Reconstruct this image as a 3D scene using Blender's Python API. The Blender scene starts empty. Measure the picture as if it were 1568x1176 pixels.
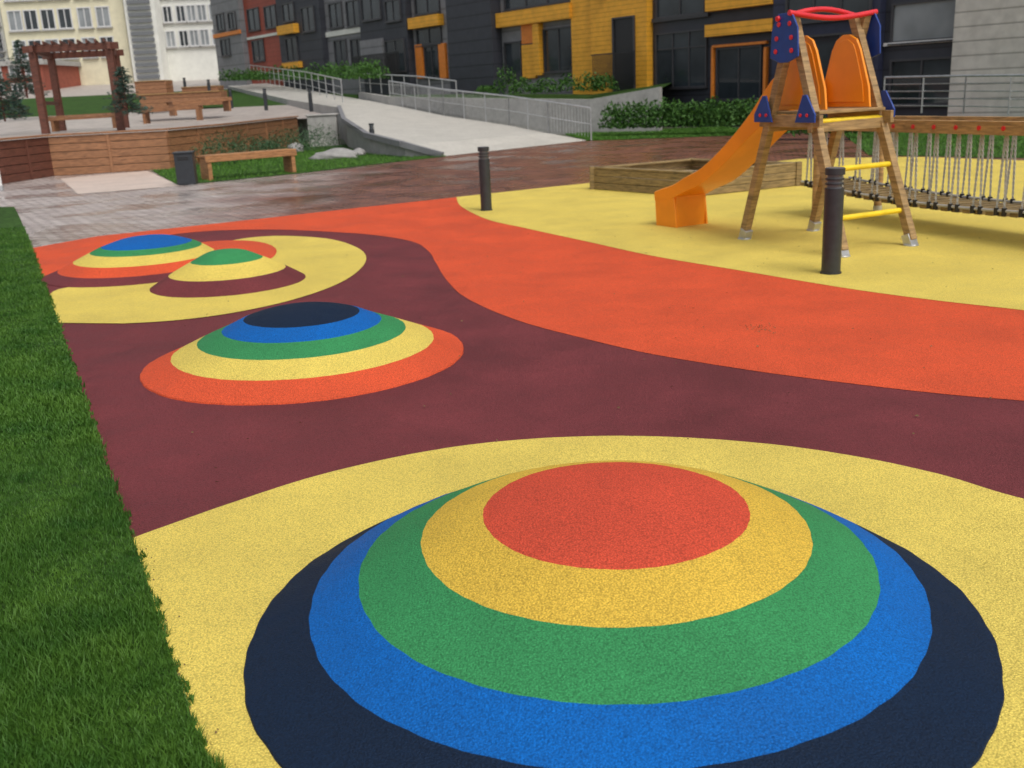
import bpy, bmesh, math, random
import numpy as np
from mathutils import Vector as V, Matrix
random.seed(7); rng=np.random.default_rng(7)
sc=bpy.context.scene
# ---------------------------------------------------------------- camera / survey
FP=1540.0; H=1.7; TH=math.radians(16.2); RO=0.047
R0=V((1,0,0)); F=V((0,math.cos(TH),-math.sin(TH))); U0=V((0,math.sin(TH),math.cos(TH)))
R=R0*math.cos(RO)-U0*math.sin(RO); U=R0*math.sin(RO)+U0*math.cos(RO)
C=V((0,0,H))
def ray(px,py): return F+R*((px-784)/FP)+U*((588-py)/FP)
def G(px,py,z=0.0):
    d=ray(px,py); return C+d*((z-H)/d.z)
def PY(px,py,Y):
    d=ray(px,py); return C+d*(Y/d.y)
cd=bpy.data.cameras.new("camera"); cam=bpy.data.objects.new("camera",cd); sc.collection.objects.link(cam)
M=Matrix((R,U,-F)).transposed().to_4x4(); M.translation=C; cam.matrix_world=M
cd.sensor_width=36; cd.lens=36*FP/1568; cd.clip_end=3000; cd.clip_start=.05
cd.dof.use_dof=True; cd.dof.focus_distance=4.4; cd.dof.aperture_fstop=4.0
sc.camera=cam
sc.view_settings.view_transform='Standard'; sc.view_settings.look='None'; sc.view_settings.exposure=0
# ---------------------------------------------------------------- light
w=bpy.data.worlds.new("World"); sc.world=w; w.use_nodes=True
nt=w.node_tree; nt.nodes.clear()
sky=nt.nodes.new('ShaderNodeTexSky'); sky.sky_type='NISHITA'; sky.sun_disc=False
EL=math.radians(55); AZ=math.radians(145)
sky.sun_elevation=EL; sky.sun_rotation=AZ; sky.dust_density=4.0; sky.air_density=1.0
hs=nt.nodes.new('ShaderNodeHueSaturation'); hs.inputs['Saturation'].default_value=0.35
bg=nt.nodes.new('ShaderNodeBackground'); bg.inputs['Strength'].default_value=0.15
ow=nt.nodes.new('ShaderNodeOutputWorld')
nt.links.new(sky.outputs[0],hs.inputs['Color']); nt.links.new(hs.outputs[0],bg.inputs[0]); nt.links.new(bg.outputs[0],ow.inputs[0])
sl=bpy.data.lights.new("sun",'SUN'); sl.energy=1.25; sl.angle=math.radians(35); sl.color=(1,.96,.9)
so=bpy.data.objects.new("sun",sl); sc.collection.objects.link(so)
sd=V((math.sin(AZ)*math.cos(EL),math.cos(AZ)*math.cos(EL),math.sin(EL)))
so.rotation_euler=sd.to_track_quat('Z','Y').to_euler()
# ---------------------------------------------------------------- materials
def mat(name,col,rough=.7,var=.12,scale=8,bump=0.0,bscale=60,spec=.5,metal=0,big=0.0,hue=None,rvar=0):
    m=bpy.data.materials.new(name); m.use_nodes=True; n=m.node_tree.nodes; l=m.node_tree.links
    b=n['Principled BSDF']; b.inputs['Roughness'].default_value=rough; b.inputs['Metallic'].default_value=metal
    b.inputs['Specular IOR Level'].default_value=spec
    tc=n.new('ShaderNodeTexCoord'); no=n.new('ShaderNodeTexNoise'); no.inputs['Scale'].default_value=scale; no.inputs['Detail'].default_value=3
    l.new(tc.outputs['Object'],no.inputs['Vector'])
    mx=n.new('ShaderNodeMix'); mx.data_type='RGBA'
    c2=hue or col
    mx.inputs['A'].default_value=(*[min(1,c*(1-var)) for c in col],1); mx.inputs['B'].default_value=(*[min(1,c*(1+var)) for c in c2],1)
    mr=n.new('ShaderNodeMapRange'); mr.inputs['From Min'].default_value=.3; mr.inputs['From Max'].default_value=.7
    l.new(no.outputs['Fac'],mr.inputs['Value']); l.new(mr.outputs[0],mx.inputs['Factor'])
    out=mx.outputs['Result']
    if big>0:
        n2=n.new('ShaderNodeTexNoise'); n2.inputs['Scale'].default_value=1.3; n2.inputs['Detail'].default_value=6; n2.inputs['Roughness'].default_value=.65
        l.new(tc.outputs['Object'],n2.inputs['Vector'])
        m2=n.new('ShaderNodeMapRange'); m2.inputs['From Min'].default_value=.32; m2.inputs['From Max'].default_value=.68
        m2.inputs['To Min'].default_value=1-big; m2.inputs['To Max'].default_value=1+big*.6
        l.new(n2.outputs['Fac'],m2.inputs['Value'])
        vm=n.new('ShaderNodeVectorMath'); vm.operation='SCALE'; l.new(out,vm.inputs[0]); l.new(m2.outputs[0],vm.inputs['Scale']); out=vm.outputs[0]
        if rvar:
            m3=n.new('ShaderNodeMapRange'); m3.inputs['From Min'].default_value=.35; m3.inputs['From Max'].default_value=.65
            m3.inputs['To Min'].default_value=rough-rvar; m3.inputs['To Max'].default_value=rough+rvar
            l.new(n2.outputs['Fac'],m3.inputs['Value']); l.new(m3.outputs[0],b.inputs['Roughness'])
    l.new(out,b.inputs['Base Color'])
    if bump:
        nb=n.new('ShaderNodeTexNoise'); nb.inputs['Scale'].default_value=bscale; nb.inputs['Detail'].default_value=2
        l.new(tc.outputs['Object'],nb.inputs['Vector'])
        bp=n.new('ShaderNodeBump'); bp.inputs['Strength'].default_value=bump; bp.inputs['Distance'].default_value=.01
        l.new(nb.outputs['Fac'],bp.inputs['Height']); l.new(bp.outputs[0],b.inputs['Normal'])
    return m
def rubber(name,col,v=.16,big=.15):
    m=mat(name,col,.74,v,150,.8,140,.2,big=big,rvar=.12)
    n=m.node_tree.nodes; l=m.node_tree.links; b=n['Principled BSDF']
    src=b.inputs['Base Color'].links[0].from_socket
    tc=[x for x in n if x.type=='TEX_COORD'][0]
    vo=n.new('ShaderNodeTexVoronoi'); vo.inputs['Scale'].default_value=170; l.new(tc.outputs['Object'],vo.inputs['Vector'])
    mr=n.new('ShaderNodeMapRange'); mr.inputs['From Min'].default_value=.0; mr.inputs['From Max'].default_value=.75
    mr.inputs['To Min'].default_value=1.14; mr.inputs['To Max'].default_value=.6
    l.new(vo.outputs['Distance'],mr.inputs['Value'])
    vm=n.new('ShaderNodeVectorMath'); vm.operation='SCALE'; l.new(src,vm.inputs[0]); l.new(mr.outputs[0],vm.inputs['Scale']); l.new(vm.outputs[0],b.inputs['Base Color'])
    return m
rMaroon=rubber("rubber_maroon",(.215,.046,.052),.16,.24)
rOrange=rubber("rubber_orange",(.88,.118,.042),.16,.14)
rYellow=rubber("rubber_yellow",(.97,.72,.15),.12,.12)
rYel2=rubber("rubber_deep_yellow",(.88,.57,.075))
rGreen=rubber("rubber_green",(.05,.32,.11))
rBlue=rubber("rubber_blue",(.003,.15,.55))
rNavy=rubber("rubber_navy",(.006,.02,.052))
rRed=rubber("rubber_red",(.78,.098,.048))
mGrass=mat("grass_soil",(.035,.085,.013),.9,.5,14,.6,80,.2,big=.3)
def foliage(name,c1,c2,scale=3):
    m=bpy.data.materials.new(name); m.use_nodes=True; n=m.node_tree.nodes; l=m.node_tree.links; b=n['Principled BSDF']
    b.inputs['Roughness'].default_value=.6; b.inputs['Specular IOR Level'].default_value=.3
    tc=n.new('ShaderNodeTexCoord'); no=n.new('ShaderNodeTexNoise'); no.inputs['Scale'].default_value=scale; no.inputs['Detail'].default_value=8; no.inputs['Roughness'].default_value=.7
    l.new(tc.outputs['Object'],no.inputs['Vector'])
    mr=n.new('ShaderNodeMapRange'); mr.inputs['From Min'].default_value=.35; mr.inputs['From Max'].default_value=.65; l.new(no.outputs['Fac'],mr.inputs['Value'])
    mx=n.new('ShaderNodeMix'); mx.data_type='RGBA'; mx.inputs['A'].default_value=(*c1,1); mx.inputs['B'].default_value=(*c2,1)
    l.new(mr.outputs[0],mx.inputs['Factor']); l.new(mx.outputs['Result'],b.inputs['Base Color'])
    return m
fGrass=foliage("grass_blades",(.028,.098,.010),(.085,.19,.022),2.5)
fLawn=foliage("grass_blades_far",(.04,.13,.014),(.11,.24,.03),2.5)
fSpruce=foliage("spruce_needles",(.02,.05,.035),(.07,.13,.10),6)
fShrub=foliage("shrub_leaves",(.02,.07,.012),(.07,.17,.025),5)
fJun=foliage("juniper",(.02,.06,.025),(.07,.14,.06),5)
def pavers():
    m=bpy.data.materials.new("wet_clay_pavers_painted_glare"); m.use_nodes=True; n=m.node_tree.nodes; l=m.node_tree.links; b=n['Principled BSDF']
    b.inputs['Specular IOR Level'].default_value=.7
    tc=n.new('ShaderNodeTexCoord'); mp=n.new('ShaderNodeMapping'); mp.inputs['Rotation'].default_value=(0,0,math.radians(14))
    l.new(tc.outputs['Object'],mp.inputs['Vector'])
    def brick(c1,c2,mo):
        br=n.new('ShaderNodeTexBrick'); br.inputs['Scale'].default_value=1.9
        br.inputs['Color1'].default_value=(*c1,1); br.inputs['Color2'].default_value=(*c2,1); br.inputs['Mortar'].default_value=(*mo,1)
        br.inputs['Mortar Size'].default_value=.03; br.inputs['Mortar Smooth'].default_value=.3; l.new(mp.outputs[0],br.inputs['Vector']); return br
    br=brick((.32,.12,.065),(.15,.055,.036),(.03,.02,.016))
    brGlare=brick((.62,.55,.51),(.42,.35,.32),(.12,.09,.08))  # pale brick set: wet sky glare painted into the base colour
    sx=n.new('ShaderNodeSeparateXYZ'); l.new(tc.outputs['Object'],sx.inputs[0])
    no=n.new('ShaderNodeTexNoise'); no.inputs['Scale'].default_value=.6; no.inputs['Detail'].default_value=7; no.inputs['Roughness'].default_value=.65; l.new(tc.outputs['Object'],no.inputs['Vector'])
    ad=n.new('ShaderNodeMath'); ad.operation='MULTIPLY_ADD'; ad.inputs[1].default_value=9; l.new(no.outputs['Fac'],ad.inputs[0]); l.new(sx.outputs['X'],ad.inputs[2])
    mr=n.new('ShaderNodeMapRange'); mr.inputs['From Min'].default_value=1.6; mr.inputs['From Max'].default_value=-1.6; l.new(ad.outputs[0],mr.inputs['Value'])  # painted glare takes over towards the left, edge broken by noise
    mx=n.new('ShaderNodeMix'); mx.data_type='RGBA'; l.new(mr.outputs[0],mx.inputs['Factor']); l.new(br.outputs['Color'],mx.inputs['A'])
    l.new(brGlare.outputs['Color'],mx.inputs['B']); l.new(mx.outputs['Result'],b.inputs['Base Color'])
    n2=n.new('ShaderNodeTexNoise'); n2.inputs['Scale'].default_value=.7; n2.inputs['Detail'].default_value=7; l.new(tc.outputs['Object'],n2.inputs['Vector'])
    m3=n.new('ShaderNodeMapRange'); m3.inputs['From Min'].default_value=.4; m3.inputs['From Max'].default_value=.62; m3.inputs['To Min'].default_value=.14; m3.inputs['To Max'].default_value=.5
    l.new(n2.outputs['Fac'],m3.inputs['Value']); l.new(m3.outputs[0],b.inputs['Roughness'])
    bp=n.new('ShaderNodeBump'); bp.inputs['Strength'].default_value=.9; bp.inputs['Distance'].default_value=.012; bp.invert=True
    l.new(br.outputs['Fac'],bp.inputs['Height'])
    nb=n.new('ShaderNodeTexNoise'); nb.inputs['Scale'].default_value=12; l.new(tc.outputs['Object'],nb.inputs['Vector'])
    bq=n.new('ShaderNodeBump'); bq.inputs['Strength'].default_value=.45; bq.inputs['Distance'].default_value=.012; l.new(nb.outputs['Fac'],bq.inputs['Height']); l.new(bp.outputs[0],bq.inputs['Normal'])
    l.new(bq.outputs[0],b.inputs['Normal'])
    return m
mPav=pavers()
mConc=mat("concrete",(.38,.37,.35),.75,.12,6,.2,40,big=.15)
mRamp=mat("ramp_paving",(.52,.50,.45),.6,.08,8,.15,40,big=.1)
mTerr=mat("terrace_paving",(.45,.40,.36),.45,.12,3,.15,40,big=.2)
mPale=mat("pale_sand_slab",(.68,.56,.48),.4,.08,8,.15,40,big=.15)
mGround=mat("ground",(.10,.11,.07),.9,.3,.5)
def wood(name,c,rough=.6):
    m=mat(name,c,rough,.0,3,.25,40)
    n=m.node_tree.nodes; l=m.node_tree.links; b=n['Principled BSDF']; tc=[x for x in n if x.type=='TEX_COORD'][0]
    no=n.new('ShaderNodeTexNoise'); no.inputs['Scale'].default_value=5; no.inputs['Detail'].default_value=8; no.inputs['Distortion'].default_value=.6
    mp=n.new('ShaderNodeMapping'); mp.inputs['Scale'].default_value=(1,1,7); l.new(tc.outputs['Object'],mp.inputs[0]); l.new(mp.outputs[0],no.inputs['Vector'])
    mr=n.new('ShaderNodeMapRange'); mr.inputs['From Min'].default_value=.3; mr.inputs['From Max'].default_value=.7; l.new(no.outputs['Fac'],mr.inputs[0])
    mx=n.new('ShaderNodeMix'); mx.data_type='RGBA'; mx.inputs['A'].default_value=(*[x*.55 for x in c],1); mx.inputs['B'].default_value=(*[min(1,x*1.35) for x in c],1)
    l.new(mr.outputs[0],mx.inputs['Factor']); l.new(mx.outputs['Result'],b.inputs['Base Color']); return m
wRed=wood("stained_timber",(.30,.14,.065))
wDark=wood("dark_timber",(.13,.045,.028))
wPine=wood("treated_pine",(.42,.25,.10))
wLog=wood("structure_timber",(.34,.22,.095))
wSand=wood("sandbox_timber",(.26,.18,.075))
wBench=wood("bench_timber",(.38,.18,.07))
mBoll=mat("bollard_anthracite",(.028,.032,.038),.38,.15,20,.05)
mBollCap=mat("bollard_cap",(.14,.15,.16),.35)
mSlide=mat("orange_plastic",(.90,.29,.01),.35,.08,3)
mYelBar=mat("yellow_steel",(.85,.62,.03),.35)
mRedP=mat("red_paint",(.68,.02,.03),.35)
mBlueP=mat("blue_plastic",(.008,.045,.26),.4)
mSteel=mat("galvanised_steel",(.55,.56,.57),.35,metal=.7)
mRope=mat("rope_grey",(.46,.45,.42),.8)
mSand=mat("sand",(.42,.33,.21),.95,.15,20,.4,50)
mStone=mat("boulder",(.30,.29,.28),.8,.2,4,.5,10)
mWhite=mat("white_paint",(.72,.72,.70),.6,.05)
fCream=mat("cream_render",(.74,.69,.50),.85,.05,2,big=.08)
fWhite=mat("white_render",(.76,.76,.70),.85,.04,2,big=.08)
fStripe=mat("grey_louvre",(.16,.17,.18),.6)
fBrick=mat("red_render",(.30,.08,.05),.8,.15,3)
def clad(name,col,per,axis='Z',dark=.55,rough=.55):
    m=mat(name,col,rough,.1,3,big=.08)
    n=m.node_tree.nodes; l=m.node_tree.links; b=n['Principled BSDF']; tc=[x for x in n if x.type=='TEX_COORD'][0]
    src=b.inputs['Base Color'].links[0].from_socket
    sp=n.new('ShaderNodeSeparateXYZ'); l.new(tc.outputs['Object'],sp.inputs[0])
    dv=n.new('ShaderNodeMath'); dv.operation='DIVIDE'; dv.inputs[1].default_value=per; l.new(sp.outputs[axis],dv.inputs[0])
    fr=n.new('ShaderNodeMath'); fr.operation='FRACT'; l.new(dv.outputs[0],fr.inputs[0])
    gt=n.new('ShaderNodeMapRange'); gt.inputs['From Min'].default_value=.02; gt.inputs['From Max'].default_value=.14; gt.inputs['To Min'].default_value=dark; gt.inputs['To Max'].default_value=1
    l.new(fr.outputs[0],gt.inputs[0])
    vm=n.new('ShaderNodeVectorMath'); vm.operation='SCALE'; l.new(src,vm.inputs[0]); l.new(gt.outputs[0],vm.inputs['Scale']); l.new(vm.outputs[0],b.inputs['Base Color'])
    bp=n.new('ShaderNodeBump'); bp.inputs['Strength'].default_value=.6; bp.inputs['Distance'].default_value=.02; l.new(gt.outputs[0],bp.inputs['Height']); l.new(bp.outputs[0],b.inputs['Normal'])
    return m
cYel=clad("yellow_cladding",(.88,.42,.035),.19)
cBeige=clad("beige_lap_cladding",(.60,.57,.51),.42)
cChar=clad("charcoal_cladding",(.04,.043,.055),.6)
cGrey=clad("grey_panels",(.22,.22,.23),.75)
cBlue=clad("blue_black_cladding",(.03,.035,.07),.6)
cRed=clad("red_cladding",(.36,.07,.04),.3)
cOr=mat("orange_trim",(.80,.24,.03),.5)
mGlass=mat("window_glass",(.03,.038,.045),.06,.4,.8,spec=.8)
mGlassL=mat("window_glass_blinds",(.26,.28,.29),.15,.3,.6,spec=.7)
mFrame=mat("window_frame",(.05,.05,.055),.4)
mFrameW=mat("window_frame_white",(.65,.65,.65),.4)
mBlack=mat("black_metal",(.015,.015,.017),.4)
# ---------------------------------------------------------------- mesh builder
class MB:
    def __init__(s): s.v=[];s.f=[];s.m=[];s.mats=[]
    def mi(s,m):
        if m not in s.mats: s.mats.append(m)
        return s.mats.index(m)
    def add(s,vs,fs,m):
        o=len(s.v); s.v+= [tuple(x) for x in vs]; k=s.mi(m)
        for f in fs: s.f.append([i+o for i in f]); s.m.append(k)
    def obox(s,c,x,y,z,m):
        c=V(c);x=V(x);y=V(y);z=V(z)
        vs=[c+x*i+y*j+z*k for k in(-1,1) for j in(-1,1) for i in(-1,1)]
        fs=[(0,2,3,1),(4,5,7,6),(0,1,5,4),(2,6,7,3),(0,4,6,2),(1,3,7,5)]
        if x.cross(y).dot(z)<0: fs=[f[::-1] for f in fs]
        s.add(vs,fs,m)
    def beam(s,p,q,wd,h,m,up=(0,0,1)):
        p=V(p);q=V(q);d=q-p; x=d.normalized(); sd=x.cross(V(up))
        if sd.length<1e-4: sd=x.cross(V((1,0,0)))
        sd.normalize(); u=sd.cross(x).normalized()
        s.obox((p+q)/2,d/2,sd*wd/2,u*h/2,m)
    def cyl(s,p,q,r,m,n=12,r2=None,caps=True):
        p=V(p);q=V(q);d=(q-p).normalized(); a=d.orthogonal().normalized(); b=d.cross(a); r2=r if r2 is None else r2
        vs=[];
        for i in range(n):
            t=2*math.pi*i/n; vs.append(p+(a*math.cos(t)+b*math.sin(t))*r)
        for i in range(n):
            t=2*math.pi*i/n; vs.append(q+(a*math.cos(t)+b*math.sin(t))*r2)
        fs=[(i,(i+1)%n,n+(i+1)%n,n+i) for i in range(n)]
        if caps: fs+=[tuple(range(n))[::-1],tuple(range(n,2*n))]
        s.add(vs,fs,m)
    def tube(s,pts,r,m,n=8):
        pts=[V(p) for p in pts]
        vs=[];fs=[];pa=None
        for i,p in enumerate(pts):
            d=(pts[min(i+1,len(pts)-1)]-pts[max(i-1,0)]).normalized()
            a=(d.orthogonal() if pa is None else (pa-d*pa.dot(d))).normalized(); pa=a; b=d.cross(a)
            for k in range(n):
                t=2*math.pi*k/n; vs.append(p+(a*math.cos(t)+b*math.sin(t))*r)
        for i in range(len(pts)-1):
            for k in range(n): fs.append((i*n+k,i*n+(k+1)%n,(i+1)*n+(k+1)%n,(i+1)*n+k))
        fs+=[tuple(range(n))[::-1],tuple(range(len(pts)*n-n,len(pts)*n))]
        s.add(vs,fs,m)
    def prism(s,pts,ext,m):
        pts=[V(p) for p in pts]; ext=V(ext); n=len(pts)
        vs=pts+[p+ext for p in pts]
        s.add(vs,[tuple(range(n))[::-1],tuple(range(n,2*n))]+[(i,(i+1)%n,n+(i+1)%n,n+i) for i in range(n)],m)
    def build(s,name,smooth=False,bevel=0,parent=None,recalc=True):
        me=bpy.data.meshes.new(name); me.from_pydata(s.v,[],s.f)
        for m in s.mats: me.materials.append(m)
        me.polygons.foreach_set('material_index',s.m)
        if recalc:
            bm=bmesh.new(); bm.from_mesh(me); bmesh.ops.recalc_face_normals(bm,faces=bm.faces); bm.to_mesh(me); bm.free()
        ob=bpy.data.objects.new(name,me); sc.collection.objects.link(ob)
        if smooth:
            me.polygons.foreach_set('use_smooth',[True]*len(me.polygons))
            me.set_sharp_from_angle(angle=math.radians(40))
        if bevel:
            b=ob.modifiers.new('bevel','BEVEL'); b.width=bevel; b.segments=2; b.limit_method='ANGLE'
        if parent: ob.parent=parent
        return ob
def empty(name):
    e=bpy.data.objects.new(name,None); sc.collection.objects.link(e); return e
def crom(pts,k=8,closed=False):
    out=[];n=len(pts)
    for i in range(n if closed else n-1):
        g=(lambda j: pts[j%n]) if closed else (lambda j: pts[max(0,min(n-1,j))])
        p0,p1,p2,p3=g(i-1),g(i),g(i+1),g(i+2)
        for s in range(k):
            t=s/k
            out.append(.5*((2*p1)+(p2-p0)*t+(2*p0-5*p1+4*p2-p3)*t*t+(3*p1-p0-3*p2+p3)*t**3))
    if not closed: out.append(pts[-1])
    return out
def sheet(name,pts,z,m,jit=0):
    bm=bmesh.new(); vs=[]
    for p in pts:
        vs.append(bm.verts.new((p[0]+random.uniform(-jit,jit),p[1]+random.uniform(-jit,jit),z)))
    f=bm.faces.new(vs); f.normal_update()
    if f.normal.z<0: f.normal_flip()
    bmesh.ops.triangulate(bm,faces=bm.faces)
    me=bpy.data.meshes.new(name); bm.to_mesh(me); bm.free(); me.materials.append(m)
    ob=bpy.data.objects.new(name,me); sc.collection.objects.link(ob); return ob
g=lambda L:[G(*p) for p in L]
# ---------------------------------------------------------------- ground layers
sheet("ground",[(-1500,-300),(1500,-300),(1500,1500),(-1500,1500)],0,mGround)
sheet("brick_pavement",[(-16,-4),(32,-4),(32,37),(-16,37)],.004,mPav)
lawnE=g([(30,333),(50,381),(75,455),(90,497),(125,600),(165,720),(203,828),(225,890),(260,1000),(300,1120),(325,1176)])
d=(lawnE[-1]-lawnE[-2]).normalized(); lawnE=lawnE+[lawnE[-1]+d*.6,lawnE[-1]+d*3]
topE=g([(50,381),(150,363),(270,350),(400,336),(560,318),(700,303),(800,292),(905,281),(1010,268),(1120,256),(1225,244),(1400,241),(1568,247)])
surf=empty("rubber_playground_surface")
def sub(n,pts,z,m,jit=.0): o=sheet(n,pts,z,m,jit=jit); o.parent=surf
lastE=lawnE[-1]
sub("maroon_base",[V(p) for p in lawnE[1:]]+[V((6,lastE.y,0)),V((14,lastE.y,0)),V((14,15,0))]+topE[::-1],.010,rMaroon)
lo=g([(64,436),(110,405),(180,378),(260,361),(340,354),(430,353),(500,356),(570,361),(630,371),(655,385),(668,405),(682,428),(712,457),(790,492),(900,522),(1000,545),(1150,570),(1300,590),(1440,606),(1568,617)])
lo=crom(lo,6)
sub("orange_sweep",[lawnE[1]]+lo+[lo[-1]+V((5,-1.2,0)),V((13.9,4,0)),V((13.9,14.9,0))]+topE[::-1][:-1],.0125,rOrange,.0015)
ye=g([(699,303),(706,317),(745,337),(800,350),(900,372),(1000,394),(1130,416),(1290,443),(1420,461),(1568,478)])
ye=crom(ye,6)
sub("yellow_zone",ye+[ye[-1]+V((4,-1.3,0)),V((13.8,5,0)),V((13.8,14.8,0))]+topE[::-1][:-6],.015,rYellow,.0015)
yn=g([(203,828),(360,772),(500,728),(650,695),(780,678),(920,671),(1060,674),(1200,686),(1330,706),(1450,733),(1568,768)])
yn=yn+[yn[-1]+V((.55,-.55,0)),yn[-1]+V((.75,-1.3,0)),yn[-1]+V((.5,-2.0,0)),yn[-1]+V((-.3,-2.6,0))]
yn=crom(yn,8)
sub("yellow_mound_surround",yn+[V((lawnE[-2].x,lawnE[-2].y,0))]+[lawnE[i] for i in (10,9,8,7)],.0125,rYellow,.0012)
yd=crom(g([(91,497),(78,470),(90,445),(200,430),(290,392),(350,371),(420,363),(500,367),(545,380),(561,396),(550,416),(515,438),(450,461),(360,481),(270,493),(190,498)]),6)
sub("yellow_disc",yd,.0155,rYellow,.001)
sub("orange_patch",crom(g([(300,376),(360,370),(405,374),(424,386),(405,402),(340,402)]),5,True),.018,rOrange)
sheet("lawn",[V((p.x,p.y,0)) for p in lawnE]+[V((-14,lastE.y,0)),V((-14,16,0)),G(0,318),G(22,318)],.016,mGrass)
# ---------------------------------------------------------------- mounds
def mound(rings,bands,seg=160,k=7):
    vs4=[V(x) for x in rings]; pts=crom(vs4,k)
    me=MB(); ph=[random.uniform(0,6.28) for _ in range(8)]
    def wob(t,r): return 1+.003*math.sin(3*t+ph[0]+r*2)+.002*math.sin(7*t+ph[1]+r*3)+.0014*math.sin(23*t+ph[2]+r*9)+.0014*math.sin(47*t+ph[3]+r*20)
    base=.0195
    rows=[]
    for i,p in enumerate(pts[1:],1):
        r=max(p[2],.004); row=[]
        zq=base+max(0,p[3]) if i<len(pts)-1 else base
        for j in range(seg):
            t=2*math.pi*j/seg; rr=r*wob(t,r); row.append((p[0]+rr*math.cos(t),p[1]+rr*math.sin(t),zq))
        rows.append(row)
    rows.append([(x+(x-pts[-1][0])*.004,y+(y-pts[-1][1])*.004,.010) for x,y,z in rows[-1]])
    me.v=[(pts[0][0],pts[0][1],base+pts[0][3])]+[p for row in rows for p in row]
    for j in range(seg): me.f.append([0,1+j,1+(j+1)%seg]); me.m.append(me.mi(bands[0]))
    for i in range(len(rows)-1):
        bi=min(len(bands)-1,(i+1)//k); mm=me.mi(bands[bi])
        a=1+i*seg; b=a+seg
        for j in range(seg): me.f.append([a+j,b+j,b+(j+1)%seg,a+(j+1)%seg]); me.m.append(mm)
    return me.build("rubber_play_mound",smooth=True)
mound([(.338,3.255,0,.308),(.338,3.255,.23,.295),(.338,3.255,.462,.262),(.328,3.24,.672,.193),(.318,3.19,.878,.112),(.308,3.155,1.03,.045),(.288,3.01,1.185,0)],
      [rRed,rRed,rYel2,rGreen,rBlue,rNavy],260,9)
mound([(-1.41,6.75,0,.345),(-1.41,6.75,.2,.33),(-1.41,6.75,.39,.282),(-1.41,6.74,.535,.22),(-1.41,6.73,.70,.155),(-1.40,6.71,.88,.08),(-1.40,6.70,1.08,0)],
      [rNavy,rNavy,rBlue,rGreen,rYellow,rOrange])
mound([(-3.90,11.02,0,.355),(-3.90,11.02,.24,.335),(-3.90,11.0,.47,.27),(-3.91,11,.58,.22),(-3.93,10.97,.73,.14),(-3.96,10.95,.86,.06),(-4.0,10.93,.98,0)],
      [rBlue,rBlue,rGreen,rYellow,rOrange,rMaroon])
mound([(-2.75,9.9,0,.32),(-2.75,9.9,.17,.30),(-2.75,9.9,.345,.22),(-2.75,9.88,.56,.11),(-2.75,9.87,.745,0)],
      [rGreen,rGreen,rYellow,rMaroon])
# ---------------------------------------------------------------- grass blades
def blades(name,X,Y,Z,h,wd,m):
    n=len(X); a=rng.uniform(0,2*np.pi,n); lean=rng.uniform(.05,.8,n)*h; la=rng.uniform(0,2*np.pi,n)
    dx=np.cos(a)*wd/2; dy=np.sin(a)*wd/2; lx=np.cos(la)*lean; ly=np.sin(la)*lean
    v=np.zeros((n,5,3))
    v[:,0]=np.stack([X-dx,Y-dy,Z],1); v[:,1]=np.stack([X+dx,Y+dy,Z],1)
    v[:,2]=np.stack([X+dx*.8+lx*.35,Y+dy*.8+ly*.35,Z+h*.55],1); v[:,3]=np.stack([X-dx*.8+lx*.35,Y-dy*.8+ly*.35,Z+h*.55],1)
    v[:,4]=np.stack([X+lx,Y+ly,Z+h*.95],1)
    b=np.arange(n)[:,None]*5
    loops=np.concatenate([b+np.array([[0,1,2,3]]),b+np.array([[3,2,4]])],1).ravel()
    ls=np.stack([np.arange(n)*7,np.arange(n)*7+4],1).ravel(); lt=np.tile([4,3],n)
    me=bpy.data.meshes.new(name); me.vertices.add(n*5); me.vertices.foreach_set('co',v.ravel())
    me.loops.add(n*7); me.loops.foreach_set('vertex_index',loops.astype(np.int32))
    me.polygons.add(n*2); me.polygons.foreach_set('loop_start',ls.astype(np.int32)); me.polygons.foreach_set('loop_total',lt.astype(np.int32))
    me.update(); me.validate(); me.materials.append(m)
    ob=bpy.data.objects.new(name,me); sc.collection.objects.link(ob); return ob
ey=np.array([p.y for p in lawnE][::-1]); ex=np.array([p.x for p in lawnE][::-1])
n=130000; yy=1.6*np.exp(rng.uniform(0,1,n)**.9*np.log(15.8/1.6)); wid=np.maximum(.25,(np.interp(yy,ey,ex)+.62*yy))
xx=np.interp(yy,ey,ex)+.012+.015*np.sin(yy*9)*np.sin(yy*23)+.008*np.sin(yy*61)-rng.uniform(0,1,n)*wid
blades("lawn_grass",xx,yy,np.full(n,.012),rng.uniform(.015,.042,n)*(1+.4*np.sin(xx*5)*np.sin(yy*4)),np.where(yy>5,.008,.004),fGrass)
# ---------------------------------------------------------------- bollards
def bollard(p,h=.92,r=.083):
    b=MB(); p=V(p); z=V((0,0,1))
    b.cyl(p,p+z*.012,r*1.12,mBoll,28); b.cyl(p+z*.012,p+z*(h-.17),r,mBoll,28)
    b.cyl(p+z*(h-.17),p+z*(h-.055),r*.78,mBollCap,28)
    b.cyl(p+z*(h-.14),p+z*(h-.125),r*.98,mBoll,28); b.cyl(p+z*(h-.10),p+z*(h-.085),r*.98,mBoll,28)
    b.cyl(p+z*(h-.055),p+z*h,r*1.03,mBoll,28); b.cyl(p+z*h,p+z*(h+.006),r*.95,mBollCap,28)
    return b.build("bollard",smooth=True)
bollard(G(1272,418,.015)); bollard(G(745,322,.015)); bollard(G(572,234,0))
for px,py,Y in((477,171,44),(408,169,46),(355,166,50),(322,150,55),(285,145,60)): bollard(PY(px,py,Y))
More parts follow.
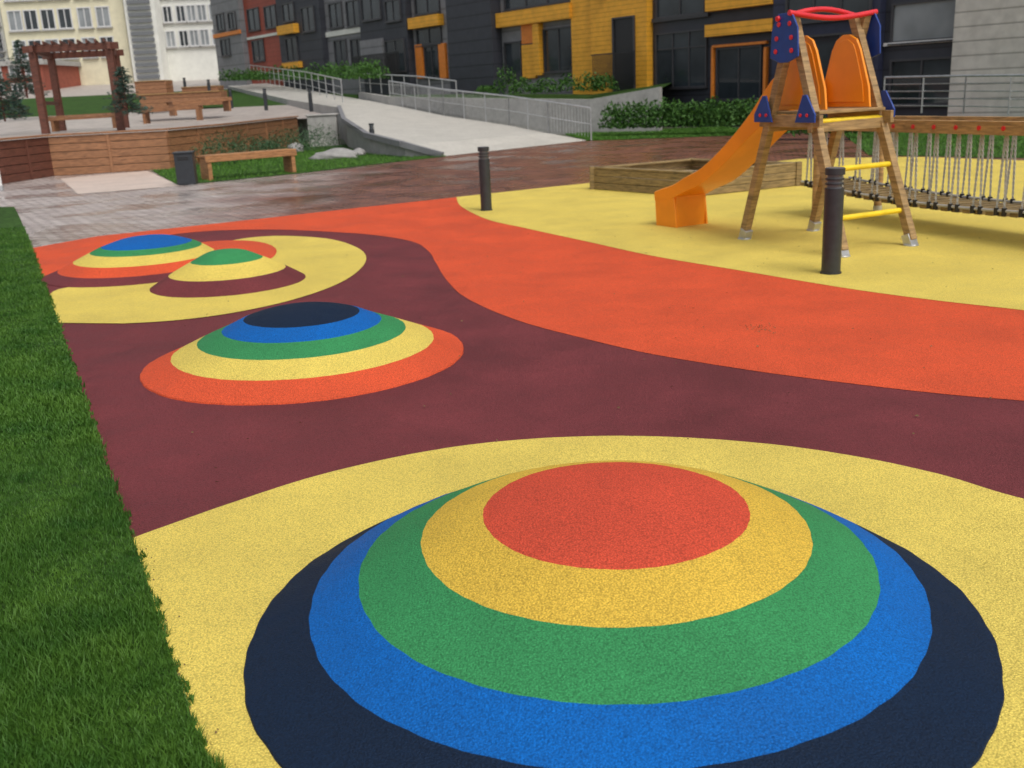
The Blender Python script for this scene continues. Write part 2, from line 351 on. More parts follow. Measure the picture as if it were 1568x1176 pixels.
# ---------------------------------------------------------------- climbing frame with slide
P1=G(1290,395);P2=G(1140,368);P3=G(1395,378);P4=G(1245,355)
O=(P1+P2+P3+P4)/4; a=((P2-P1)+(P4-P3)).normalized(); b=((P3-P1)+(P4-P2)).normalized(); Z=V((0,0,1))
O=O-b*.07
E=G(1027,343); sa=(E-O); sa.z=0; SL=sa.length; sa.normalize(); sb=V((sa.y,-sa.x,0))
if sb.dot(b)<0: sb=-sb
ps=MB(); ZA=2.29
apL=(P1+P2)/2-b*.05; apR=(P3+P4)/2-b*.15
for pa,pb,ap,o in((P1,P2,apL,1),(P3,P4,apR,-1)):
    for p,q in((pa,pb),(pb,pa)):
        top=ap+Z*ZA+(q-p).normalized()*.05+b*o*(.035 if p is pa else -.035)
        ps.beam(p+Z*.07,top,.085,.085,wLog,up=tuple(b))
        ps.beam(p+Z*.012,p+(top-p)*.055,.1,.1,mSteel,up=tuple(b))
        ps.cyl(p,p+Z*.03,.075,mSteel,12)
tL=apL+Z*ZA; tR=apR+Z*ZA
for k in(.16,.36,.56): ps.cyl(P1+(tL-P1)*k,P3+(tR-P3)*k,.027,mYelBar,12)
pz=1.38
for s in(-1,1): ps.beam(O+b*.47*s-a*.46+Z*(pz-.09),O+b*.47*s+a*.46+Z*(pz-.09),.045,.12,wLog)
for s in(-1,1): ps.beam(O+a*.33*s-b*.5+Z*(pz-.15),O+a*.33*s+b*.5+Z*(pz-.15),.06,.1,wLog)
for i in range(6):
    c=O+a*(-.33+i*.132)+Z*(pz-.012); ps.beam(c-b*.44,c+b*.44,.12,.03,wLog)
for s in(-1,1):
    base=O+b*(.29*s)-b*.014
    prof=[(-.33,0),(.38,0),(.36,.2),(.25,.56),(.19,.66),(.10,.71),(-.0,.71),(-.10,.66),(-.16,.56),(-.30,.2)]
    ps.prism([base+a*u+Z*(pz+.01+v) for u,v in prof],b*.028,mSlide)
    ps.prism([base-b*.012+a*(u*.8+.01)+Z*(pz+.06+v*.86) for u,v in prof],b*.052,mSlide)
for ap,s in((apL,-1),(apR,1)):
    base=ap+b*s*.095
    prof=[(-.21,1.90),(-.06,1.85),(.06,1.85),(.21,1.90),(.19,2.17),(.10,2.31),(-.10,2.31),(-.19,2.17)]
    ps.prism([base+a*u+Z*v for u,v in prof],b*s*.02,mBlueP)
    for u,v in((-.12,1.96),(.12,1.96),(-.11,2.08),(.11,2.08),(-.08,2.21),(.08,2.21)):
        c=base+a*u+Z*v+b*s*.02; ps.cyl(c,c+b*s*.012,.024,mRedP,10)
    for e in(-1,1):
        pr=[(.22*e,1.28),(.58*e,1.28),(.58*e,1.36),(.42*e,1.54),(.35*e,1.54)]
        bb=ap+b*s*.08; ps.prism([bb+a*u*.8+Z*v for u,v in pr],b*s*.02,mBlueP)
        for u,v in((.33*e,1.35),(.45*e,1.35)):
            c=bb+a*u*.8+Z*v+b*s*.02; ps.cyl(c,c+b*s*.012,.018,mRedP,10)
for e in(-1,1):
    l=apL+Z*(ZA+.0)+a*e*.09; r=apR+Z*(ZA+.0)+a*e*.09
    pts=[l+(r-l)*t+Z*(.06*math.sin(math.pi*t)*(1 if e>0 else -.6)) for t in np.linspace(-.16,1.16,14)]
    ps.tube(pts,.027,mRedP,10)
st=[(.26,pz+.02,.22),(.45,pz+.0,.34),(.62,pz-.08,.28),(.85,pz-.23,.18),(1.2,pz-.49,.14),(1.6,pz-.75,.125),(SL-.55,.50,.11),(SL-.35,.42,.10),(SL-.15,.385,.08),(SL,.37,.05)]
SP=crom([V(x) for x in st],5)
hw=.225; sec=[]
for p in SP:
    c=O+sa*p.x; zb=p.y; hh=p.z
    sec.append([c-sb*(hw+.03)+Z*(zb-.05),c-sb*(hw+.035)+Z*(zb+hh),c-sb*(hw+.012)+Z*(zb+hh+.012),c-sb*hw+Z*(zb+hh),c-sb*(hw-.02)+Z*(zb+.02),c-sb*(hw-.07)+Z*zb,
                c+sb*(hw-.07)+Z*zb,c+sb*(hw-.02)+Z*(zb+.02),c+sb*hw+Z*(zb+hh),c+sb*(hw+.012)+Z*(zb+hh+.012),c+sb*(hw+.035)+Z*(zb+hh),c+sb*(hw+.03)+Z*(zb-.05)])
m_=len(sec[0]); vs=[q for s in sec for q in s]; fs=[]
for i in range(len(sec)-1):
    for k in range(m_): fs.append((i*m_+k,i*m_+(k+1)%m_,(i+1)*m_+(k+1)%m_,(i+1)*m_+k))
fs+=[tuple(range(m_)),tuple(range(len(vs)-m_,len(vs)))]
ps.add(vs,fs,mSlide)
for s in(-1,1):
    bb=O+sb*s*(hw+.0)
    ps.prism([bb+sa*(SL-.42)+Z*0,bb+sa*(SL-.03)+Z*0,bb+sa*(SL-.005)+Z*.38,bb+sa*(SL-.36)+Z*.43],sb*s*.028,mSlide)
c=O+sa*(SL-.02); ps.prism([c-sb*hw+Z*0,c+sb*hw+Z*0,c+sb*hw+Z*.365,c-sb*hw+Z*.365],-sa*.03,mSlide)
c=O+sa*(SL-.36); ps.prism([c-sb*hw+Z*0.0,c+sb*hw+Z*0.0,c+sb*hw+Z*.39,c-sb*hw+Z*.39],-sa*.03,mSlide)
ps.build("playground_climbing_frame_with_slide",smooth=True,bevel=.004)
# ---------------------------------------------------------------- rope bridge
rb=MB(); S0=PY(1268,183,13.2); S1=PY(1568,198,10.3); dirv=(S1-S0); dirv.z=0; LB=dirv.length*1.5; dirv.normalize(); pr=V((-dirv.y,dirv.x,0)); zb=1.14
S0.z=0
for s in(-1,1):
    q0=S0+pr*.38*s; q1=q0+dirv*LB
    rb.beam(q0-dirv*.1+Z*zb,q1+Z*zb,.09,.13,wPine)
    for t in(.45,LB-.2):
        p=q0+dirv*t+pr*.095*s; rb.cyl(p,p+Z*(zb+.04),.05,wPine,14); rb.cyl(p,p+Z*.09,.056,mSteel,14)
nb=int(LB/.15)
sag=lambda t:.29+.10*(2*t-1)**2
for i in range(nb+1):
    t=i/nb; c=S0+dirv*(LB*t)
    rb.beam(c-pr*.36+Z*sag(t),c+pr*.36+Z*sag(t),.095,.045,wSand)
for s in(-1,1):
    rb.tube([S0+pr*.37*s+dirv*LB*t+Z*(sag(t)+.035) for t in np.linspace(0,1,40)],.016,mRope,6)
    for i in range(1,nb,2):
        t=i/nb; c=S0+dirv*LB*t+pr*.375*s
        for lean in(-1,1):
            t2=t+lean*.32/nb
            tp=c+Z*(zb-.06)+dirv*lean*.012; bt=S0+dirv*LB*t2+pr*.375*s+Z*(sag(t2)+.03)
            for ph in(0,math.pi):
                rb.tube([tp+(bt-tp)*u+V((math.cos(u*46+ph)*.008,math.sin(u*46+ph)*.008,0)) for u in np.linspace(0,1,30)],.0075,mRope,4)
            rb.cyl(bt-Z*.04,bt+Z*.035,.026,mBlack,8)
        rb.cyl(c+Z*zb-pr*.06,c+Z*zb+pr*.06,.024,mRedP,8)
rb.build("rope_bridge",smooth=True)
# ---------------------------------------------------------------- sandbox
sb_=MB(); L=G(910,291);Rr=G(1219,286);Fn=G(1062,303); Bk=L+Rr-Fn
for i,(p,q) in enumerate(((L,Fn),(Fn,Rr),(Rr,Bk),(Bk,L))):
    for k in range(3): sb_.beam(p+Z*(.075+.115*k),q+Z*(.075+.115*k),.045,.108,wSand)
    dd=(q-p).normalized(); nrm=V((-dd.y,dd.x,0)); cc=(L+Rr)/2
    if (cc-(p+q)/2).dot(nrm)<0: nrm=-nrm
    sb_.beam(p+nrm*.05+Z*.378+dd*.05,q+nrm*.05+Z*.378-dd*.05,.16,.03,wSand)
for p in(L,Fn,Rr,Bk):
    o_=(p-(L+Rr)/2).normalized()*.03; sb_.beam(p+o_+Z*.0,p+o_+Z*.40,.09,.09,wSand,up=(1,0,0))
sb_.add([p+Z*.2 for p in(L,Fn,Rr,Bk)],[(0,1,2,3)],mSand)
sb_.build("wooden_sandbox",bevel=.006)
# ---------------------------------------------------------------- ramp, slopes, terraces
def ribbon(Ls,Rs,m,dz=0):
    b_=MB(); k=len(Ls); vs=[V(p)+Z*dz for p in Ls]+[V(p)+Z*dz for p in Rs]
    b_.add(vs,[(i,i+1,k+i+1,k+i) for i in range(k-1)],m); return b_
RL=[G(682,239,.012),PY(620,222,30),PY(565,208,32.5),PY(530,185,38),PY(522,165,46),PY(440,152,58),PY(350,132,80),PY(335,118,100)]
RR=[G(900,215,.012),PY(840,204,35.5),PY(780,192,38.5),PY(680,177,43),PY(598,160,48.5),PY(500,143,58),PY(400,126,78),PY(372,114,100)]
rm=ribbon(RL,RR,mRamp)
for Ls in(RL,RR):
    for i in range(len(Ls)-1):
        p,q=Ls[i],Ls[i+1]; rm.add([p,q,V((q.x,q.y,-.1)),V((p.x,p.y,-.1))],[(0,1,2,3)],mConc)
rm.build("concrete_ramp")
kb=MB()
for i in range(4): kb.beam(RL[i]+Z*.03-V((.08,0,0)),RL[i+1]+Z*.03-V((.08,0,0)),.16,.16,cGrey)
kb.build("ramp_kerb")
hl=MB(); rows=[(47,.95),(58,1.55),(80,2.85),(100,4.1),(140,4.3),(600,5)]
for (y0,z0),(y1,z1) in zip(rows[:-1],rows[1:]):
    hl.add([(-150,y0,z0),(60,y0,z0),(60,y1,z1),(-150,y1,z1)],[(0,1,2,3)],mGrass if 50<y0<70 else mTerr)
hl.add([(-150,47,.95),(60,47,.95),(60,46.9,0),(-150,46.9,0)],[(0,1,2,3)],mConc)
hl.build("hillside")
W=[G(-60,290),G(10,281),G(82,270),G(262,259),PY(345,228,33),PY(455,196,43)]
for p in W: p.z=0
tw=MB()
for i in range(len(W)-1):
    p,q=W[i],W[i+1]; mm=wDark if i<2 else wRed
    for k in range(5): tw.beam(p+Z*(.11+.215*k),q+Z*(.11+.215*k),.09,.20,mm)
    tw.beam(p+Z*1.115,q+Z*1.115,.22,.05,wRed)
    dd=(q-p).normalized(); pd=V((dd.y,-dd.x,0))
    if pd.y>0: pd=-pd
    nn_=max(2,int((q-p).length/2.4))
    for j in range(1,nn_): c=p+(q-p)*j/nn_+pd*.055; tw.obox(c+Z*.53,dd*.04,pd*.02,Z*.53,mm)
tw.build("timber_retaining_wall",bevel=.008)
te=[V((p.x,p.y,0))+V((0,.06,0)) for p in W]
sheet("upper_terrace",te+[V((-7.9,47,0)),V((-60,47,0)),V((-60,te[0].y,0))],1.04,mTerr)
sheet("lawn_bench_strip",g([(232,262),(272,284),(350,277),(460,266),(560,254),(684,240)])+[G(620,229),G(560,222),V((W[5].x+.2,W[5].y-.2,0)),V((W[4].x,W[4].y-.1,0)),V((W[3].x,W[3].y-.1,0))],.012,mGrass)
sheet("pale_slab_path",g([(92,274),(225,262),(276,285),(120,298)]),.010,mPale)
def scat(poly,n):
    xs=[p[0] for p in poly]; ys=[p[1] for p in poly]; out=[]
    def ins(x,y):
        c=False;j=len(poly)-1
        for i in range(len(poly)):
            if (ys[i]>y)!=(ys[j]>y) and x<(xs[j]-xs[i])*(y-ys[i])/(ys[j]-ys[i])+xs[i]: c=not c
            j=i
        return c
    while len(out)<n:
        x=random.uniform(min(xs),max(xs)); y=random.uniform(min(ys),max(ys))
        if ins(x,y): out.append((x,y))
    return np.array(out)
pl=[(p.x,p.y) for p in g([(232,262),(272,284),(350,277),(460,266),(560,254),(684,240),(600,228),(470,232),(350,240)])]
q=scat(pl,14000); blades("bench_strip_grass",q[:,0],q[:,1],np.full(len(q),.01),rng.uniform(.03,.08,len(q)),np.full(len(q),.014),fLawn)
lr=[G(898,216),G(1040,211),G(1195,206),V((8.6,40,0)),V((2.5,40,0))]
sheet("lawn_by_hedge",lr,.012,mGrass)
q=scat([(p[0],p[1]) for p in lr],16000); blades("hedge_lawn_grass",q[:,0],q[:,1],np.full(len(q),.01),rng.uniform(.04,.1,len(q)),np.full(len(q),.018),fLawn)
l2=[G(1330,238),G(1568,243),V((20,19,0)),V((20,30,0)),G(1290,205)]
sheet("lawn_by_building",l2,.012,mGrass)
q=scat([(p[0],p[1]) for p in l2],18000); blades("building_lawn_grass",q[:,0],q[:,1],np.full(len(q),.01),rng.uniform(.04,.09,len(q)),np.full(len(q),.018),fLawn)
cw=MB()
tops=[PY(552,141,54),PY(598,148,48.5),PY(715,150,43.5),PY(905,152,40),PY(1012,133,38.5)]
for p,q in zip(tops[:-1],tops[1:]):
    dd=(q-p).normalized(); sdv=V((-dd.y,dd.x,0)).normalized()*.12
    cw.add([p-sdv,q-sdv,q+sdv,p+sdv, V(((p-sdv).x,(p-sdv).y,0)),V(((q-sdv).x,(q-sdv).y,0)),V(((q+sdv).x,(q+sdv).y,0)),V(((p+sdv).x,(p+sdv).y,0))],
           [(0,1,2,3),(0,4,5,1),(3,2,6,7),(0,3,7,4),(1,5,6,2)],mConc)
cw.build("concrete_retaining_wall")
bd=MB()
far=[PY(545,120,66),PY(560,120,64),PY(720,128,52),PY(905,130,47),PY(1030,130,43)]
bd.add([t-Z*.06 for t in tops]+[V((f_.x,f_.y,tops[i].z+.15)) for i,f_ in enumerate(far)],[(0,1,6,5),(1,2,7,6),(2,3,8,7),(3,4,9,8)],mGrass)
bd.build("raised_planting_bed")
def railing(name,pts,h=1.0,step=1.3,mid=2,mesh=False):
    r=MB()
    pts=[V(p) for p in pts]
    r.tube([p+Z*h for p in pts],.03,mSteel,8)
    for k in range(1,mid+1): r.tube([p+Z*h*k/(mid+1) for p in pts],.016,mSteel,6)
    for p,q in zip(pts[:-1],pts[1:]):
        n_=max(1,round((q-p).length/step))
        for i in range(n_+1):
            c=p+(q-p)*i/n_; r.cyl(c,c+Z*h,.024,mSteel,8)
        if mesh:
            n2=round((q-p).length/.13)
            for i in range(n2): c=p+(q-p)*i/n2; r.cyl(c+Z*.1,c+Z*(h-.03),.008,mSteel,5)
    return r.build(name,smooth=True)
railing("ramp_handrail",[RR[0]+V((.1,-.2,0)),RR[1],RR[2],RR[3],RR[4]],1.05,1.6,1,True)
railing("upper_handrail",[PY(525,157,47),PY(470,140,56),PY(385,122,76)],1.0,1.8,2)
railing("ramp_handrail_wall",[PY(700,158,44),PY(640,148,48),PY(552,140,55)],.9,1.6,1)
railing("terrace_railing",[PY(1352,172,31),PY(1475,174,28.5),PY(1700,180,25)],1.0,1.2,4)
# ---------------------------------------------------------------- benches, bin
def bench(p,q,h=.45,dep=.45,m=wRed):
    p=V(p);q=V(q);r=MB();d_=(q-p).normalized();s=V((-d_.y,d_.x,0))
    for k in range(4):
        o=s*(-dep/2+dep*(k+.5)/4); r.beam(p+o+Z*h,q+o+Z*h,dep/4-.012,.045,m)
    r.beam(p+s*dep*.48+Z*(h-.08),q+s*dep*.48+Z*(h-.08),.03,.11,m); r.beam(p-s*dep*.48+Z*(h-.08),q-s*dep*.48+Z*(h-.08),.03,.11,m)
    for t in(.04,.96):
        c=p+(q-p)*t; r.obox(c+Z*(h-.02)/2,d_*.05,s*dep*.46,Z*(h-.03)/2,m)
    return r.build("wooden_bench",bevel=.006)
bench(G(312,277),G(450,264),.56,.5,wBench)
bench(PY(82,202,36),PY(183,196,36),.5,.5,wRed); bench(PY(222,190,40),PY(310,184,40),.55,.6,wRed); bench(PY(262,178,46),PY(352,170,48),.6,.6,wRed)
def planter(x0,x1,yb,Y,hh,dep=1.2):
    pb=MB(); p=PY(x0,yb,Y);q=PY(x1,yb-(x1-x0)*.05,Y); n_=round(hh/.2)
    for k in range(n_): pb.beam(p+Z*(.1+.2*k),q+Z*(.1+.2*k),dep,.19,wRed)
    pb.beam(p+Z*(.2*n_+.02),q+Z*(.2*n_+.02),dep+.12,.04,wPine)
    pb.build("timber_planter",bevel=.01)
planter(222,345,166,50,.6); planter(215,262,150,56,.8); planter(285,340,152,58,.6)
r=MB(); c=G(288,283)
r.obox(c+Z*.36,V((.20,.03,0)),V((-.03,.20,0)),Z*.34,mBoll); r.obox(c+Z*.72,V((.22,.033,0)),V((-.033,.22,0)),Z*.02,mBoll)
r.obox(c+Z*.60+V((.02,-.195,0)),V((.12,.018,0)),V((0,.012,0)),Z*.05,mBlack); r.obox(c+Z*.01,V((.17,0,0)),V((0,.17,0)),Z*.012,mSteel)
r.build("litter_bin",bevel=.012)
r=MB(); c=G(2,292); r.cyl(c,c+Z*.12,.07,mSteel,14); r.cyl(c+Z*.12,c+Z*3.4,.045,mWhite,14,.032); r.cyl(c+Z*3.4,c+Z*3.7,.13,mWhite,14,.09); r.build("lamp_post",smooth=True)
pg=MB(); pc=[PY(70,200,35),PY(185,193,35),PY(95,192,39.5),PY(192,187,39.5)]
for p in pc: p.z=1.04
for p in pc: pg.obox(p+Z*1.30,V((.11,0,0)),V((0,.11,0)),Z*1.30,wDark)
for p,q in((pc[0],pc[1]),(pc[2],pc[3]),(pc[0],pc[2]),(pc[1],pc[3])):
    dd=(q-p).normalized()*.3; pg.beam(p-dd+Z*2.70,q+dd+Z*2.70,.12,.22,wDark)
for i in range(9):
    t=(i+.5)/9; p=pc[0]+(pc[1]-pc[0])*t; q=pc[2]+(pc[3]-pc[2])*t; dd=(q-p).normalized()*.25
    pg.beam(p-dd+Z*2.87,q+dd+Z*2.87,.06,.11,wDark)
pg.beam(pc[0]+Z*1.0,pc[0]+(pc[2]-pc[0])+Z*1.0,.05,.12,wDark)
pg.build("pergola",bevel=.008)
# ---------------------------------------------------------------- vegetation
def leafmesh(name,cent,k,size,m,extra=None):
    n=len(cent); d1=rng.normal(size=(n,3)); d1/=np.linalg.norm(d1,axis=1)[:,None]
    if extra is not None: d1=extra/np.linalg.norm(extra,axis=1)[:,None]
    d2=np.cross(d1,rng.normal(size=(n,3))); d2/=np.linalg.norm(d2,axis=1)[:,None]
    s=size*rng.uniform(.6,1.3,n)[:,None]
    v=np.stack([cent-d1*s,cent+d2*s*k,cent+d1*s,cent-d2*s*k],1)
    me=bpy.data.meshes.new(name); me.from_pydata(v.reshape(-1,3).tolist(),[],[(4*i,4*i+1,4*i+2,4*i+3) for i in range(n)]); me.materials.append(m)
    return me
def shrub(name,clumps,size,m,per=260,kk=.45):
    pts=[]
    for (c,r) in clumps:
        u=rng.normal(size=(per,3)); u/=np.linalg.norm(u,axis=1)[:,None]; rad=rng.uniform(.55,1.08,per)[:,None]
        u[:,2]=np.abs(u[:,2])*.95-.05
        pts.append(np.array(c)+u*rad*np.array(r))
    me=leafmesh(name,np.concatenate(pts),kk,size,m); ob=bpy.data.objects.new(name,me); sc.collection.objects.link(ob); return ob
def spruce(base,h,r):
    base=V(base); tk=MB(); tk.cyl(base,base+Z*h*.97,.05*h/2.5,wDark,8,.008)
    P=[];D=[]
    nl=int(h/.11)
    for i in range(nl):
        t=i/nl; z=.08*h+t*h*.9; rr=r*(1-t)**.85*random.uniform(.85,1.1)+.04
        for k in range(9):
            an=random.uniform(0,6.283); ln=rr*random.uniform(.7,1.12)
            dirn=np.array([math.cos(an),math.sin(an),random.uniform(-.25,.12)])
            tip=base+V(tuple(dirn*ln))+Z*z; tk.cyl(base+Z*z,tip,.008,wDark,4,.003,False)
            for _ in range(int(8+26*ln)):
                s=random.uniform(.15,1); p=np.array(base)+np.array([0,0,z])+dirn*ln*s+rng.normal(size=3)*.025
                sd_=np.array([-dirn[1],dirn[0],0])*random.choice((-1,1))
                P.append(p+sd_*random.uniform(0,.12)*(1.15-s)); D.append(dirn*.8+sd_*random.uniform(.2,1)+np.array([0,0,random.uniform(-.2,.3)]))
    me=leafmesh("needles",np.array(P),.28,.06,fSpruce,np.array(D))
    par=tk.build("spruce_tree"); o=bpy.data.objects.new("needles",me); sc.collection.objects.link(o); o.parent=par
spruce(PY(196,176,34.2),1.6,.8); spruce(PY(8,186,36),1.75,.85); spruce(PY(42,150,55),3.0,1.2); spruce(PY(30,180,40),1.0,.6)
cl=[]
for px,py,Y in((345,232,31),(375,228,32),(410,222,33.5),(440,215,35),(395,212,36),(360,216,34),(430,205,38),(325,238,29.5),(465,208,38),(490,215,36)):
    c=PY(px,py,Y); c.z=.12; cl.append((tuple(c),(random.uniform(.6,.95),.6,random.uniform(.5,1.0))))
shrub("juniper_bush",cl,.055,fJun,480,.25)
def boulder(c,sx,sy,sz):
    bm=bmesh.new(); bmesh.ops.create_icosphere(bm,subdivisions=3,radius=1)
    for v in bm.verts:
        k=1+.22*math.sin(v.co.x*3.1+c[0])*math.cos(v.co.y*2.7+c[1])+.1*math.sin(v.co.z*7+v.co.x*5)
        v.co=V((v.co.x*sx*k,v.co.y*sy*k,max(-.3,v.co.z)*sz*k))
    me=bpy.data.meshes.new("boulder"); bm.to_mesh(me); bm.free(); me.materials.append(mStone)
    for p in me.polygons:p.use_smooth=True
    o=bpy.data.objects.new("boulder",me); o.location=c; sc.collection.objects.link(o)
for px,py,Y,s in((512,233,31,(.8,.3,.2)),(450,212,36,(.3,.3,.25)),(548,222,32,(.25,.2,.15))):
    c=PY(px,py,Y); boulder((c.x,c.y,.06),*s)
r=MB(); c=PY(494,186,40); c.z=0
r.obox(c+Z*.57,V((.55,.05,0)),V((-.03,.35,0)),Z*.57,mConc); r.obox(c+Z*1.17,V((.6,.055,0)),V((-.035,.4,0)),Z*.035,mConc); r.build("concrete_block_seat",bevel=.03)
cl=[]
for i in range(16):
    c=PY(938+i*15.5,190,36.5-i*.22); c.z=.35; cl.append((tuple(c),(.5,.5,.85+random.uniform(-.1,.12))))
shrub("hedge",cl,.07,fShrub,420)
cl=[]
for px,py,Y,s in((775,140,47,1.5),(800,142,46,.9),(835,141,45,.8),(870,138,44,.9),(905,138,43,1.0),(925,136,43,.8),(745,143,48,.5)):
    c=PY(px,py,Y); cl.append((tuple(c),(.6,.5,s*.8)))
shrub("planting_shrubs",cl,.07,fShrub,420)
cl=[]
for i in range(24):
    px=352+i*9.5; Y=80-i*1.05; c=PY(px,122-i*.15,Y-4); cl.append((tuple(c),(.9,.6,random.uniform(.4,1.0))))
shrub("facade_shrubs",cl,.10,fShrub,220)
cl=[]
for i in range(6):
    c=PY(1190+i*28,194,30-i*.35); c.z=.2; cl.append((tuple(c),(.5,.5,random.uniform(.6,.95))))
shrub("hedge",cl,.07,fShrub,320)
# ---------------------------------------------------------------- terraced apartment building
A=V((15.7,30.8,0)); Bp=V((-24.9,87.5,0)); e=(Bp-A).normalized(); nn=V((-e.y,e.x,0))
if nn.y>0: nn=-nn
def FT(px,py):
    d_=ray(px,py); s=(A-C).dot(nn)/d_.dot(nn); p=C+d_*s; return (p-A).dot(e),p.z
def fp(t,z,o): return A+e*t+nn*o+Z*z
bld=empty("apartment_building")
wl=MB(); gl=MB(); fr=MB(); tr=MB()
def fbox(mb,t0,t1,z0,z1,o0,o1,m):
    c=fp((t0+t1)/2,(z0+z1)/2,(o0+o1)/2); mb.obox(c,e*abs(t1-t0)/2,nn*abs(o1-o0)/2,Z*abs(z1-z0)/2,m)
bays=[(1568,1470,cBeige,.5),(1470,1352,cChar,0),(1352,1190,cBlue,.3),(1190,1000,cChar,.0),(1000,915,cYel,.35),(915,880,cYel,.15),(880,768,cGrey,-.1),(768,700,cChar,.5),(700,636,cGrey,0),(636,565,cChar,.4),(565,505,cGrey,0),(505,440,cChar,.4),(440,385,cRed,.1),(385,343,cGrey,.5)]
OFF={}
for x0,x1,m,o in bays:
    t0=FT(x0,100)[0] if x0<1568 else -14; t1=FT(x1,100)[0]; fbox(wl,t0,t1,-.1,14.5+t1*.03+o,-11,o,m); OFF[(x0,x1)]=(t0,t1,o)
def off_at(t):
    for k,(a0,a1,o) in OFF.items():
        if a0<=t<a1: return o
    return .5
def window(t0,t1,z0,z1,o,gm=mGlass,fm=mFrame,mull=2,fw=.07,tra=False):
    fbox(gl,t0,t1,z0,z1,o-.02,o+.015,gm)
    for s0,s1,y0,y1 in((t0-fw,t0,z0-fw,z1+fw),(t1,t1+fw,z0-fw,z1+fw),(t0,t1,z0-fw,z0),(t0,t1,z1,z1+fw)): fbox(fr,s0,s1,y0,y1,o-.02,o+.09,fm)
    for i in range(1,mull):
        t=t0+(t1-t0)*i/mull; fbox(fr,t-.03,t+.03,z0,z1,o-.01,o+.06,fm)
    if tra: zz=z0+(z1-z0)*.72; fbox(fr,t0,t1,zz-.025,zz+.025,o-.01,o+.055,fm)
    fbox(fr,t0-.1,t1+.1,z0-fw-.05,z0-fw-.004,o,o+.16,fm)
def pw(x0,x1,y0,y1,rep=True,**k):
    ta,tb=sorted((FT(x0,100)[0],FT(x1,100)[0])); xm=(x0+x1)/2; zt=FT(xm,y0)[1]; zb_=FT(xm,y1)[1]; o=off_at((ta+tb)/2)
    window(ta+.08,tb-.08,zb_,zt,o,**k)
    if rep:
        for j in(1,2,3):
            if zt+3*j<14 : window(ta+.08,tb-.08,zb_+3*j,zt+3*j,o,**k)
def pbnd(x0,x1,y0,y1,m,th=.12,rep=False):
    ta,tb=sorted((FT(x0,100)[0],FT(x1,100)[0])); xm=(x0+x1)/2; zt=FT(xm,y0)[1]; zb_=FT(xm,y1)[1]; o=off_at((ta+tb)/2)
    for j in range(4 if rep else 1): fbox(tr,ta,tb,zb_+3*j,zt+3*j,o+.002,o+th,m)
pw(1362,1466,4,60,gm=mGlassL,mull=1); pbnd(1354,1469,62,67,mWhite); pw(1364,1464,92,158,rep=False,mull=2)
pw(1205,1345,55,150,rep=False,mull=3); pw(1210,1340,-55,28,mull=3)
pw(1005,1084,50,132,rep=False,mull=3,tra=True); pw(1098,1168,74,150,rep=False,mull=2); pbnd(1094,1176,66,70,cOr,.16); pbnd(1173,1177,72,150,cOr,.16); pbnd(1093,1096,72,150,cOr,.16)
pbnd(1088,1189,33,52,cYel,.35,True); pbnd(1088,1189,-6,12,cYel,.34); pw(1006,1080,-52,22,mull=2); pw(1096,1184,-62,-12,mull=3,rep=False)
pbnd(1002,1087,24,30,mFrame,.15)
pw(949,983,28,138,rep=False,mull=1,gm=mBlack); pw(925,942,-60,-10,mull=1)
pbnd(769,881,12,35,cYel,.38,True); pw(832,879,44,108,rep=False,mull=2); pw(775,876,-50,6,mull=3); pbnd(800,824,36,66,cOr,.1); pw(772,798,66,120,rep=False,mull=1); pbnd(800,820,68,120,cYel,.12)
pbnd(822,831,36,115,cYel,.3)
pbnd(638,684,24,41,cYel,.4,True); pw(642,680,44,66,rep=False); pw(652,674,72,118,rep=False); pbnd(676,686,66,120,cOr,.15); pbnd(640,650,68,120,cOr,.13); pw(642,680,-18,18)
pw(570,600,-10,28); pw(602,632,62,108,rep=False); pbnd(566,600,60,112,cGrey,.15); pw(606,630,0,30)
pw(512,532,4,40); pw(538,560,0,38); pw(515,534,62,98,rep=False); pw(540,560,60,96,rep=False); pbnd(505,565,44,52,fWhite,.1)
pbnd(446,472,37,51,cYel,.4,True); pw(450,468,58,92,rep=False); pw(450,468,4,30); pw(478,498,10,46); pbnd(446,472,95,104,cYel,.3)
pw(390,408,12,44); pw(416,434,8,40); pw(392,410,62,92,rep=False); pbnd(386,440,52,56,fWhite,.1)
pw(350,362,20,44); pw(368,380,18,42); pw(352,366,60,84,rep=False); pbnd(343,385,48,54,cOr,.12)
for x0,x1,yt,yb in((1005,938,80,130),(640,566,82,118)):
    ta,tb=FT(x0,100)[0],FT(x1,100)[0]; zt_=FT((x0+x1)/2,yt)[1]; zb_=FT((x0+x1)/2,yb)[1]
    fbox(tr,ta,tb,zt_-.05,zt_,1.18,1.22,mBlack); k=ta
    while k<tb: fbox(tr,k,k+.03,zb_,zt_-.05,1.19,1.21,mBlack); k+=.09
wl.build("walls",parent=bld); gl.build("glass",parent=bld); fr.build("window_frames",parent=bld); tr.build("trim",parent=bld)
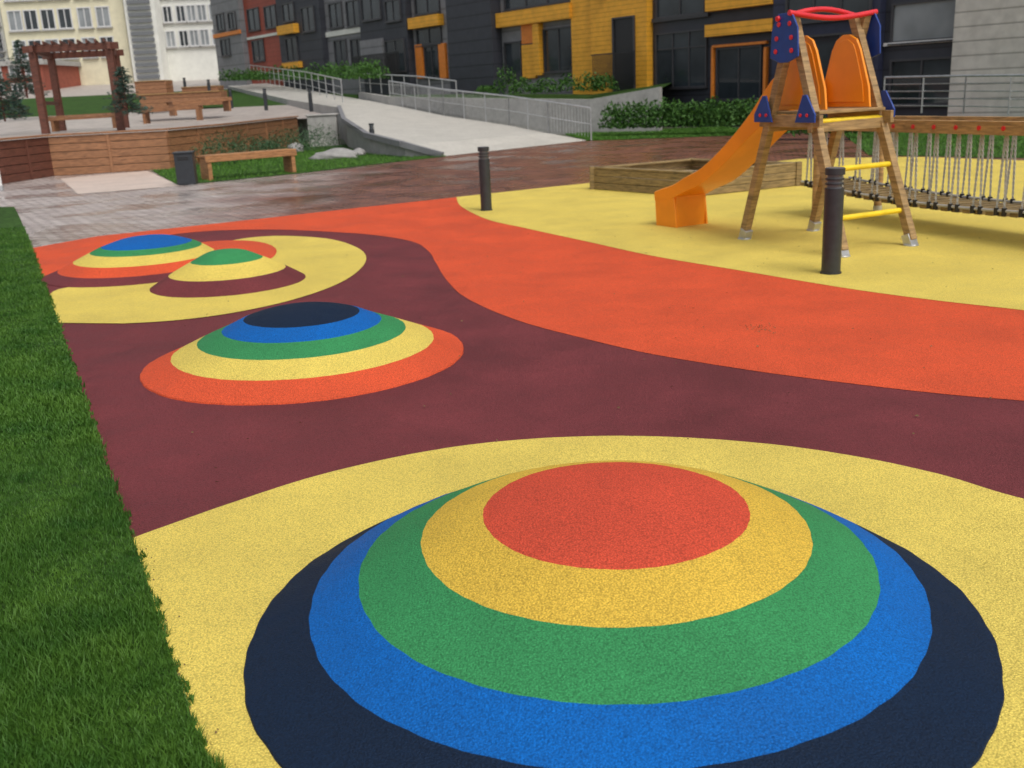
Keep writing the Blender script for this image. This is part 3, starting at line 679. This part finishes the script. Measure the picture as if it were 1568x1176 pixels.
# ---------------------------------------------------------------- distant blocks
def block(name,x0,x1,Y,m,cols,rows,ww,hh,zb0=3.5,top=24,dep=12,extra=None,fm=mFrameW):
    b_=MB(); X0=PY(x0,90,Y).x; X1=PY(x1,90,Y).x
    b_.obox(((X0+X1)/2,Y+dep/2,(zb0+top)/2),((X1-X0)/2,0,0),(0,dep/2,0),(0,0,(top-zb0)/2),m)
    b_.obox(((X0+X1)/2,Y+dep/2,top+.2),((X1-X0)/2+.3,0,0),(0,dep/2+.3,0),(0,0,.2),mConc)
    zs=[PY((x0+x1)/2,r_,Y).z for r_ in rows]; step=zs[0]-zs[1]; k=zs[0]+step
    while k<top-1.5: zs.append(k); k+=step
    for cx in cols:
        X=PY(cx,90,Y).x; wv=ww/FP*Y/2; hv=hh/FP*Y/2
        for z in zs:
            if z<zb0+1: continue
            b_.obox((X,Y-.01,z),(wv,0,0),(0,.03,0),(0,0,hv),mGlass if random.random()<.5 else mGlassL)
            for sx in(-1,1): b_.obox((X+sx*(wv+.05),Y-.05,z),(.05,0,0),(0,.08,0),(0,0,hv+.1),fm)
            for sz in(-1,1): b_.obox((X,Y-.05,z+sz*(hv+.05)),(wv,0,0),(0,.08,0),(0,0,.05),fm)
            b_.obox((X,Y-.05,z),(.04,0,0),(0,.06,0),(0,0,hv),fm)
            b_.obox((X,Y-.1,z-hv-.16),(wv+.2,0,0),(0,.14,0),(0,0,.05),mConc)
    if extra: extra(b_,X0,X1,Y)
    return b_.build(name)
block("cream_apartment_block",14,200,100,fCream,[34,58,84,110,140,168],[28,74],17,25)
def stripes(b_,X0,X1,Y):
    z=4
    while z<23: b_.obox(((X0+X1)/2,Y-.12,z),((X1-X0)/2-.35,0,0),(0,.1,0),(0,0,.16),fStripe); z+=.55
block("stairwell_tower",201,247,99,fWhite,[],[28,74],10,10,extra=stripes)
block("white_apartment_block",249,350,101,fWhite,[266,286,302,318,336],[20,58],11,20)
block("grey_tower_block",-60,13,104,fWhite,[-40,-20,2],[28,66],12,22,extra=stripes)
block("brick_shop_building",-80,62,92,fBrick,[-40,-10,20,45],[108,140],14,16,zb0=2.5,top=5.8,dep=8)
# fine debris on the surfacing
q=MB(); mLeaf=mat("dry_leaf",(.16,.10,.04),.8)
def leaf(X,Y,s):
    t=random.uniform(0,6.28); q.add([(X+s*math.cos(t),Y+s*math.sin(t),.021),(X-s*.5*math.sin(t),Y+s*.5*math.cos(t),.027),(X-s*math.cos(t),Y-s*math.sin(t),.021),(X+s*.5*math.sin(t),Y-s*.5*math.cos(t),.020)],[(0,1,2,3)],mLeaf)
for _ in range(200):
    Y=random.uniform(3,14); X=random.uniform(-.35*Y,.5*Y)
    if abs(X-.3)<1.5 and Y<4.6: continue
    leaf(X,Y,random.uniform(.004,.012))
c=G(1165,507)
for _ in range(70): leaf(c.x+random.gauss(0,.05),c.y+random.gauss(0,.08),random.uniform(.003,.007))
for _ in range(60):
    i=random.randrange(5,11); t=random.random(); p=lawnE[i]+(lawnE[i+1]-lawnE[i])*t; leaf(p.x+abs(random.gauss(0,.04)),p.y,random.uniform(.002,.005))
q.build("leaf_litter")
